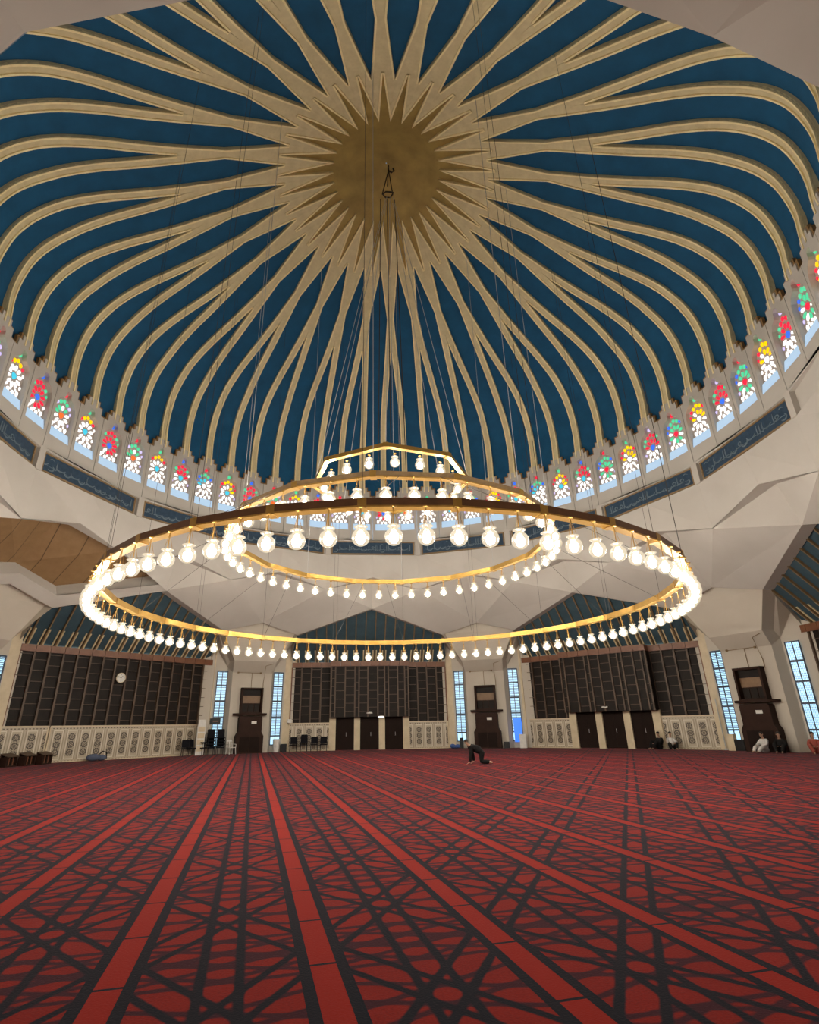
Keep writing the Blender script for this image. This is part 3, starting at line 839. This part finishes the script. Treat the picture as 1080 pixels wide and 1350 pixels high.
# ------------------------------------------------------------------ chandelier, three tiers
prof_globe = [(0, -.2), (.07, -.188), (.13, -.155), (.175, -.10), (.198, -.02), (.19, .05), (.16, .11), (.115, .155), (.09, .178), (.085, .19)]
gb = MB(); gb.lathe(prof_globe, 20)
globe_me = gb.mesh('globe', M['globe'], True)
cb = MB(); cb.lathe([(.086, .188), (.095, .20), (.15, .235), (.125, .25), (.075, .215), (.03, .21)], 20)
crown_me = cb.mesh('crown', M['globe'], True)
bb = MB(); bb.ball((0, 0, -.03), .105, .105, .125, 10)
bulb_me = bb.mesh('bulb', M['bulb'], True)
stm = MB(); stm.tube([(0, 0, .07), (0, 0, .62)], .014, 6); stm.ball((0, 0, .2), .04, n=8); stm.lathe([(0, .61), (.05, .6), (.05, .57), (.015, .55)], 8)
def stem_mesh(h):
    s = MB(); s.tube([(0, 0, .05), (0, 0, h)], .012, 6)
    for k in range(3):
        a = 2*math.pi*k/3; s.tube([(.11*math.cos(a), .11*math.sin(a), .24), (0, 0, h-.05)], .005, 4)
    s.ball((0, 0, .19), .035, n=8); s.lathe([(0, h), (.06, h-.005), (.06, h-.03), (.012, h-.05)], 10)
    return s.mesh('stem', M['brass'], False)
def tier(label, nsides, ph, Rr, zb, hh, ww, ng, gph, Rg, zg, scale=1.0):
    t = thing('chandelier_tier', label, 'chandelier', 0, 0, 0, zb, 'tiers of the great ring chandelier')
    out, inn = MB(), MB()
    for k in range(nsides):
        a0, a1 = ph+360*k/nsides, ph+360*(k+1)/nsides
        q = lambda a, r, z: P16(a, r, z)
        out.slab([q(a0, Rr+ww/2, .03), q(a1, Rr+ww/2, .03), q(a1, Rr+ww/2, hh), q(a0, Rr+ww/2, hh)], Vector(q((a0+a1)/2, -.025, 0)))
        inn.face([q(a0, Rr-ww/2, 0), q(a1, Rr-ww/2, 0), q(a1, Rr-ww/2, hh), q(a0, Rr-ww/2, hh)])
        inn.face([q(a0, Rr-ww/2, 0), q(a1, Rr-ww/2, 0), q(a1, Rr+ww/2, 0), q(a0, Rr+ww/2, 0)])
        inn.face([q(a0, Rr-ww/2, hh), q(a1, Rr-ww/2, hh), q(a1, Rr+ww/2, hh), q(a0, Rr+ww/2, hh)])
        inn.face([q(a0, Rr+ww/2+.002, 0), q(a1, Rr+ww/2+.002, 0), q(a1, Rr+ww/2+.002, .04), q(a0, Rr+ww/2+.002, .04)])
        # joint sleeve at each corner
        c = Vector(q(a0, Rr, hh/2)); d = Vector(q(a0+90, 1, 0)); e = Vector(q(a0, 1, 0))
        hx, hy, hz = .10, ww/2+.03, hh/2+.025
        inn.slab([c-d*hx-e*hy+Vector((0, 0, -hz)), c+d*hx-e*hy+Vector((0, 0, -hz)), c+d*hx+e*hy*.8+Vector((0, 0, -hz)), c-d*hx+e*hy*.8+Vector((0, 0, -hz))], (0, 0, 2*hz*.9))
    fr = inn.build('ring_beam', M['brass'], t)
    out.build('outer_band', M['ring_brown'] if nsides > 16 else M['frame_gold'] if nsides > 8 else M['brass'], fr)
    st = stem_mesh((zb-zg)/scale)
    for k in range(ng):
        a = gph+360*k/ng
        g = link('globe', globe_me, t); g.location = (*P16(a, Rg, zg-zb)[:2], zg-zb); g.scale = (scale,)*3
        link('crown', crown_me, g); link('bulb', bulb_me, g); link('stem', st, g)
    return t
T1 = tier('widest and lowest brass ring with ninety-six glowing glass globes', 32, 8.1, 10.72, 6.15, .22, .24, 96, .69, 10.85, 5.435)
T2 = tier('middle brass ring of glowing globes above the widest ring', 16, 9.3, 6.72, 8.82, .20, .22, 48, -1.45, 6.73, 8.19)
T3 = tier('smallest topmost octagonal brass ring with eighteen glowing globes', 8, 7.5, 3.45, 11.66, .17, .20, 18, 1.3, 2.95, 11.25)
def cables(t, pts, mat, name='cable', r=.012):
    for p, q in pts:
        b = MB(); zb = t.location.z
        b.tube([(p[0], p[1], p[2]-zb), (q[0], q[1], q[2]-zb)], r, 5); b.build(name, mat, t)
cb1 = []
for k in range(16):
    a = 8.1+22.5*k
    for dr in ((0, .28) if k % 2 else (0,)):
        cb1.append((P16(a+dr*4, 10.72, 6.3), P16(a+dr*4, 10.72, dome_z(10.72)+.1)))
cables(T1, cb1, M['cable'], r=.0065)
cables(T1, [(P16(8.1+22.5*k, 10.6, 6.25), P16(8.1+22.5*k+(6 if k % 2 else -6), 6.8, 8.85)) for k in range(16)], M['cable'], 'spoke_wire', .008)
cables(T2, [(P16(9.3+45*k, 6.72, 8.95), P16(9.3+45*k, 6.72, dome_z(6.72)+.05)) for k in range(8)], M['wire'], r=.012)
HK = (0.17, 0, 30.6)
cables(T3, [(P16(7.5+45*k, 3.45, 11.8), (HK[0]+.25*math.sin(R_(45*k)), .25*math.cos(R_(45*k)), 29.5)) for k in range(8)], M['wire'], r=.014)
zb3 = T3.location.z
b = MB(); b.tube([(.12, 0, 32.3-zb3), (.12, 0, 31.9-zb3), (.32, 0, 31.75-zb3), (.45, 0, 31.9-zb3), (.40, 0, 32.1-zb3)], .05, 8); b.build('ceiling_hook', M['iron'], T3, True)
b = MB(); b.tube([(.12, 0, 31.9-zb3), (0.05, 0, 30.6-zb3)], .035, 6); b.tube([(.14, 0, 31.9-zb3), (.35, 0, 29.9-zb3)], .03, 6); b.tube([(.12, 0, 31.9-zb3), (-.25, 0, 29.9-zb3)], .03, 6); b.build('hanger_rope', M['iron'], T3)
b = MB(); b.tube([(.30*math.cos(2*math.pi*k/6)+.08, .2*math.sin(2*math.pi*k/6), 29.9-zb3+(.2 if k == 0 else 0)) for k in range(6)], .045, 6, closed=True); b.build('spreader_ring', M['iron'], T3)
b = MB()
for x in (-.35, .02, .45): b.tube([(x, 0, 29.5-zb3), (x*1.6, 0, 11.8-zb3)], .022, 5)
b.build('supply_cord', M['cable'], T3)

# ------------------------------------------------------------------ chairs and small furniture along the wall
def black_chair(label, az, u, a, z, turn, group):
    t = thing('black_chair', label, 'chair', az, u, a, z, group, turn)
    s = MB(); s.box(-.25, .25, -.24, .24, .42, .49); s.build('seat', M['black'], t)
    b = MB(); b.slab([(-.24, .22, .52), (.24, .22, .52), (.22, .30, 1.0), (-.22, .30, 1.0)], (0, .05, .01)); b.build('backrest', M['black'], t)
    for x in (-.24, .24):
        for y, yy in ((-.22, -.25), (.22, .27)):
            l = MB(); l.tube([(x, y, .42), (x, yy, 0)], .018, 6); l.build('leg', M['blackmetal'], t)
        l = MB(); l.tube([(x, .24, .42), (x, .31, .98)], .018, 6); l.build('back_post', M['blackmetal'], t)
    return t
gm = 'black chairs below the left marble dado of the middle bay'
base = black_chair('black chair at the left end of the row in the middle bay', 0, -5.75, 22.75, 0, 0, gm)
for n, (u, z, lab) in enumerate(((-4.98, 0, 'second black chair in the row by the middle dado, lower of its stack'), (-4.98, .16, 'black chair stacked on top of the second one in the middle row'), (-4.2, 0, 'third black chair in the row by the middle dado'), (-3.5, 0, 'black chair at the right end of the row near the doors'))):
    again(base, lab, 0, u, 22.75, z, 0, gm)
gl_ = 'black chairs beside the left wooden case'
lab5 = ['lowest', 'second', 'third', 'topmost']
for k in range(4): again(base, '%s black chair in the stack right beside the white plastic chair' % lab5[k], -22.5, -1.98, 22.95, .22*k, 0, gl_)
for k in range(4): again(base, '%s black chair in the stack nearer the tall white cabinet' % lab5[k], -22.5, -2.66, 22.95, .22*k, 0, gl_)
gk = 'black chairs by the right end of the long left dado'
again(base, 'single black chair standing furthest left by the long dado', -45, 4.7, 22.6, 0, 18, gk)
again(base, 'low black chair between the two darker ones by the long dado', -45, 5.35, 22.85, 0, -8, gk)
for k in range(2): again(base, '%s black chair of the pair stacked beside the tall white cabinet' % ('lower' if k == 0 else 'upper'), -45, 5.95, 22.5, .35*k, 0, gk)
# white plastic chair
t = thing('plastic_chair', 'white plastic chair in front of the left wooden case', 'chair', -22.5, -1.28, 22.75, 0, None, -20)
b = MB(); b.box(-.24, .24, -.22, .22, .42, .46); b.build('seat', M['white'], t)
b = MB()
for x0, x1 in ((-.24, -.17), (.17, .24), (-.04, .04)): b.slab([(x0, .2, .44), (x1, .2, .44), (x1*.9, .3, .9), (x0*.9, .3, .9)], (0, .03, 0))
b.slab([(-.24, .28, .82), (.24, .28, .82), (.2, .31, .95), (-.2, .31, .95)], (0, .03, 0)); b.build('backrest', M['white'], t)
for x in (-.22, .22):
    for y in (-.2, .2):
        l = MB(); l.tube([(x, y, .44), (x*1.15, y*1.15, 0)], .025, 6); l.build('leg', M['white'], t)
    l = MB(); l.tube([(x*1.1, -.2, .44), (x*1.15, -.18, .64), (x*1.1, .24, .66)], .022, 6); l.build('armrest', M['white'], t)
# white cabinet
t = thing('white_cabinet', 'tall narrow white cabinet below the slim window, left of the stacked chairs', 'cabinet', -22.5, -3.38, 23.2, 0)
b = MB(); b.box(-.27, .27, -.2, .2, .0, 1.95); b.box(-.24, .24, -.17, .17, 1.95, 2.3); b.build('body', M['white'], t)
b = MB()
for k in range(4): b.box(-.22, .22, -.215, -.2, .25+k*.42, .58+k*.42)
b.build('drawer_fronts', M['stone'], t)
# sign box
b = MB(); b.box(-.36, .36, 0, .1, 0, .4); b.box(-.16, .2, -.005, 0, .17, .23, 1)
tag(place(b.build('black_sign_box', [M['blackmetal'], M['wood_red']]), -22.5, -2.35, 23.9, 2.0), 'small black sign box beside the left slim window', 'sign')
b = MB(); b.lathe([(.2, 0), (.24, .5), (.26, .9), (0, .9)], 16); tag(place(b.build('white_bin', M['white'], None, True), -22.5, 2.15, 23.5, 0), 'white bin below the slim window right of the left case', 'bin')
b = MB(); b.box(-.2, .2, -.15, .15, 0, .55); tag(place(b.build('black_box', M['blackmetal']), -22.5, 2.75, 23.6, 0), 'low black box beside the white bin', 'box')
b = MB(); b.box(-.24, .24, -.2, .2, 0, .95); b.box(-.2, .2, -.22, -.2, .1, .85); tag(place(b.build('white_pedestal', M['white']), 22.5, 2.55, 23.45, 0), 'white pedestal box under the slim window by the right screen', 'box')
b = MB(); b.box(-.2, .2, -.15, .15, 0, .45); tag(place(b.build('speaker_box', M['blackmetal']), 22.5, 1.35, 23.2, 0), 'small black speaker box right of the middle wooden case', 'speaker')
b = MB(); b.box(-.3, .3, 0, .03, 0, 1.7); tag(place(b.build('blue_glass_panel', M['blueposter']), 22.5, 2.2, 23.88, .4), 'bright blue glass panel low in the slim window by the right screen', 'panel')
b = MB()
for k, (x, y, r) in enumerate(((-.2, 0, .22), (.18, .05, .2), (0, -.1, .17))): b.ball((x, y, r*.75), r, r, r*.75, 10)
tag(place(b.build('blue_bag', M['bluecloth'], None, True), 22.5, -2.6, 23.4, 0), 'soft blue bag on the floor under the slim window', 'bag')
b = MB(); b.box(-.12, .12, -.12, .12, 0, .75); tag(place(b.build('dark_stand', M['blackmetal']), 22.5, -2.1, 23.5, 0), 'dark stand beside the blue bag', 'stand')
b = MB(); b.box(-.15, .15, -.12, .1, 0, .28); b.box(-.22, .05, -.16, -.12, .05, .12); tag(place(b.build('wall_box', M['white']), -22.5, 3.1, 23.62, 2.0), 'small white box on the stone post left of the middle screen', 'box')
b = MB(); b.box(-.28, .28, -.05, .05, 0, .62); tag(place(b.build('black_bin', M['blackmetal']), 67.5, -1.55, 23.3, 0), 'small black bin left of the rightmost case', 'bin')
b = MB(); b.box(-.22, .22, -.15, .15, 0, .9); tag(place(b.build('cream_box', M['stone']), 67.5, -2.1, 23.5, 0), 'cream box standing under the slim window of the rightmost pier', 'box')
b = MB(); b.lathe([(.13, 0), (.13, .06), (.03, .1), (.03, 2.9), (0, 2.92)], 12); tag(place(b.build('gray_pole', M['wire'], None, True), 45, 6.55, 23.1, 0), 'gray rolled banner pole at the right end of the right dado', 'pole')

# dark racks at the left edge
def rack(label, az, u, a, turn):
    t = thing('book_rack', label, 'rack', az, u, a, 0, 'low dark racks at the left edge', turn)
    b = MB(); b.box(-.42, .42, -.2, .2, 0, .06); b.box(-.42, -.37, -.2, .2, .06, .48); b.box(.37, .42, -.2, .2, .06, .48); b.box(-.42, .42, .15, .2, .06, .60); b.build('body', M['wood_case'], t)
    b = MB(); b.slab([(-.44, -.24, .47), (.44, -.24, .47), (.44, .2, .62), (-.44, .2, .62)], (0, 0, .035)); b.build('sloping_top', M['wood_mid'], t)
    for k in range(7):
        b = MB(); h = .32+.06*((k*5) % 3); b.box(-.34+k*.1, -.265+k*.1, -.12, .1, .06, .06+h); b.build('book', M[('wood_door', 'wood', 'wood_red')[k % 3]], t)
for k in range(6):
    rack('low dark book rack, %s along the left edge of the carpet' % ['first from the dado joint', 'second from the dado joint', 'third from the dado joint', 'fourth from the dado joint', 'fifth from the dado joint', 'nearest the left photo edge'][k], -45, -4.1-.98*k, 22.2-.42*k, -38)

# dark bundle on the floor
t = thing('dark_bag', 'dark bag with strap lying before the long left dado', 'bag', -45, -1.15, 22.6, 0)
b = MB(); b.ball((-.15, 0, .2), .42, .26, .2, 14); b.ball((.35, .05, .17), .3, .22, .17, 12); b.build('body', M['cloth_denim'], t, True)
b = MB(); b.tube([(.1, 0, .3), (.35, 0, .52), (.6, .05, .45), (.66, .05, .12)], .035, 8); b.build('strap', M['cloth_black'], t, True)

# ------------------------------------------------------------------ people
def skin_mesh(name, joints, edges, radii, mat, parent, root=0, sub=2):
    me = bpy.data.meshes.new(name); me.from_pydata(joints, edges, []); me.materials.append(mat)
    o = link(name, me, parent)
    md = o.modifiers.new('skin', 'SKIN'); md.use_smooth_shade = True
    if not me.skin_vertices: me.attributes.new('skin_vertices', 'FLOAT', 'POINT') if False else None
    sv = me.skin_vertices[0].data if me.skin_vertices else None
    if sv:
        for i, r in enumerate(radii): sv[i].radius = (r, r) if not isinstance(r, tuple) else r
        for i in range(len(sv)): sv[i].use_root = (i == root)
    s = o.modifiers.new('smooth', 'SUBSURF'); s.levels = sub; s.render_levels = sub
    return o
def person(label, az, u, a, turn, J, cloth, hairy=True, legs=None, z=0, hat=None):
    """J: named joints in local metres; clothes grow as a second, wider skin over the same joints"""
    t = thing('person', label, 'person', az, u, a, z, None, turn)
    names, V, E, Rr = [], [], [], []
    def add(n, p, r, par=None):
        V.append(Vector(p)); Rr.append(r); names.append(n)
        if par is not None: E.append((names.index(par), len(V)-1))
    add('pelvis', J['pelvis'], .145)
    add('waist', J['waist'], .13, 'pelvis'); add('chest', J['chest'], .15, 'waist'); add('collar', Vector(J['chest'])*.45+Vector(J['neck'])*.55, .085, 'chest'); add('neck', J['neck'], .055, 'collar')
    hd = Vector(J['head']); ne = Vector(J['neck']); up = (hd-ne).normalized()
    fw = Vector(J['face']).normalized()
    add('jaw', ne+up*.09+fw*.03, .072, 'neck'); add('head', ne+up*.18+fw*.01, .092, 'jaw'); add('crown', ne+up*.24, .078, 'head')
    add('nose', ne+up*.145+fw*.115, .014, 'head')
    for s in ('L', 'R'):
        add('sh'+s, J['sh'+s], .062, 'chest'); add('el'+s, J['el'+s], .042, 'sh'+s); add('wr'+s, J['wr'+s], .028, 'el'+s)
        w = Vector(J['wr'+s]); d = (Vector(J['hand'+s])-w).normalized()
        add('palm'+s, w+d*.07, (.038, .022), 'wr'+s)
        sd_ = d.cross(Vector((0, 0, 1))); sd_ = sd_.normalized() if sd_.length > .1 else Vector((1, 0, 0))
        for f, (off, ln) in enumerate(((-.03, .075), (-.01, .09), (.01, .085), (.03, .065))):
            p = w+d*.11+sd_*off
            add('f%d%s' % (f, s), p, .010, 'palm'+s); add('g%d%s' % (f, s), p+d*ln*.55+sd_*off*.3, .009, 'f%d%s' % (f, s)); add('h%d%s' % (f, s), p+d*ln+Vector((0, 0, -.008)), .007, 'g%d%s' % (f, s))
        add('th'+s, w+d*.06+sd_*.055, .011, 'palm'+s); add('ti'+s, w+d*.10+sd_*.085, .009, 'th'+s)
        add('hip'+s, J['hip'+s], .095, 'pelvis'); add('kn'+s, J['kn'+s], .062, 'hip'+s); add('an'+s, J['an'+s], .04, 'kn'+s); add('to'+s, J['to'+s], .032, 'an'+s)
    skin_mesh('body', V, E, Rr, M['skin'], t)
    def garment(nm, keep, grow, mat):
        idx = [names.index(k) for k in keep]; mp = {i: q for q, i in enumerate(idx)}
        skin_mesh(nm, [V[i] for i in idx], [(mp[p], mp[q]) for p, q in E if p in mp and q in mp], [(Rr[i] if not isinstance(Rr[i], tuple) else Rr[i][0])+grow for i in idx], mat, t)
    garment('shirt', ['chest', 'collar', 'pelvis', 'waist', 'shL', 'elL', 'wrL', 'shR', 'elR', 'wrR'], .045, cloth[0])
    garment('trousers', ['pelvis', 'waist', 'hipL', 'knL', 'anL', 'hipR', 'knR', 'anR'], .04, cloth[1])
    h = MB(); c = ne+up*.225-fw*.022
    h.ball(c, .098, .098, .085, 14); h.build('hair', hat or M['hair'], t, True)
    e = MB(); sx = fw.cross(up).normalized()
    for q in (1, -1): e.ball(ne+up*.175+fw*.088+sx*.034*q, .013, n=8)
    e.build('eyes', M['hair'], t, True)
    e = MB()
    for q in (1, -1): e.ball(ne+up*.16+sx*.092*q, .014, .022, .032, 8)
    e.build('ears', M['skin'], t, True)
    return t
# crawling man: faces -x
crawl = dict(pelvis=(.30, 0, .52), waist=(.10, 0, .60), chest=(-.13, 0, .69), neck=(-.28, 0, .78), head=(-.38, -.01, .93), face=(-.9, -.1, .1),
    shL=(-.20, -.18, .68), elL=(-.24, -.2, .38), wrL=(-.27, -.20, .09), handL=(-.38, -.2, .035), shR=(-.20, .18, .68), elR=(-.10, .22, .40), wrR=(-.05, .2, .10), handR=(-.16, .2, .035),
    hipL=(.30, -.1, .46), knL=(.24, -.12, .09), anL=(.62, -.12, .07), toL=(.74, -.12, .04), hipR=(.30, .1, .46), knR=(.30, .13, .09), anR=(.68, .13, .07), toR=(.80, .13, .04))
person('person in black on hands and knees alone on the open carpet', 0, 4.12, 4.9, 6, crawl, (M['cloth_black'], M['cloth_black']))
def sit(lean=0, knees=.42, arm=0):
    return dict(pelvis=(0, 0, .14), waist=(0, .03+lean*.2, .34), chest=(0, .05+lean*.5, .56), neck=(0, .03+lean*.6, .76), head=(0, -.02+lean*.6, .92), face=(.1, -1, -.1),
    shL=(-.17, .05+lean*.5, .62), elL=(-.26, -.1, .42), wrL=(-.16, -.32, .36+arm), handL=(-.08, -.42, .35+arm), shR=(.17, .05+lean*.5, .62), elR=(.26, -.1, .42), wrR=(.16, -.32, .36+arm), handR=(.08, -.42, .35+arm),
    hipL=(-.1, 0, .13), knL=(-.22, -.38, knees), anL=(-.12, -.66, .08), toL=(-.13, -.82, .05), hipR=(.1, 0, .13), knR=(.22, -.38, knees), anR=(.12, -.66, .08), toR=(.13, -.82, .05))

person('person in black sitting against the stone post by the right doors', 45, 2.85, 22.85, 30, sit(.1, .5), (M['cloth_black'], M['cloth_black']))
person('person in white shirt and dark trousers sitting beside the right marble dado', 45, 3.65, 22.75, -25, sit(.25, .4), (M['cloth_white'], M['cloth_black']))
person('person in white sitting at the foot of the rightmost wooden case', 67.5, .45, 22.2, 10, sit(0, .32), (M['cloth_white'], M['cloth_white']))
person('person in black sitting beside the one in white at the rightmost case', 67.5, 1.25, 22.3, -20, sit(.15, .45), (M['cloth_black'], M['cloth_black']))
person('person in red sitting at the right edge under the last slim window', 67.5, 2.75, 22.6, -30, sit(.1, .42), (M['cloth_red'], M['cloth_red']))

# ------------------------------------------------------------------ world, camera, view
wd = bpy.data.worlds.new('sky'); S.world = wd; wd.use_nodes = True
wd.node_tree.nodes['Background'].inputs[0].default_value = (.55, .75, 1, 1); wd.node_tree.nodes['Background'].inputs[1].default_value = .6
cam = bpy.data.cameras.new('camera'); co = bpy.data.objects.new('camera', cam); COL.objects.link(co); S.camera = co
yaw, pitch, roll = R_(5.22395), R_(21.78675), R_(-.99414)
f = Vector((math.sin(yaw)*math.cos(pitch), math.cos(yaw)*math.cos(pitch), math.sin(pitch)))
r0 = Vector((math.cos(yaw), -math.sin(yaw), 0)); u0 = r0.cross(f)
r = r0*math.cos(roll)+u0*math.sin(roll); u = r.cross(f)
mw = Matrix((r, u, -f)).transposed().to_4x4(); mw.translation = Vector((-1.78, -21.65, 1.653)); co.matrix_world = mw
cam.sensor_fit = 'HORIZONTAL'; cam.sensor_width = 36; cam.lens = 706.25/1080*36; cam.shift_x = 18.28/1080
cam.clip_start = .05; cam.clip_end = 300
S.view_settings.view_transform = 'Standard'; S.view_settings.look = 'None'; S.view_settings.exposure = 0; S.view_settings.gamma = 1
S.view_settings.use_curve_mapping = False
S.cycles.max_bounces = 8; S.cycles.diffuse_bounces = 4; S.cycles.transparent_max_bounces = 16
S.cycles.sample_clamp_indirect = 6
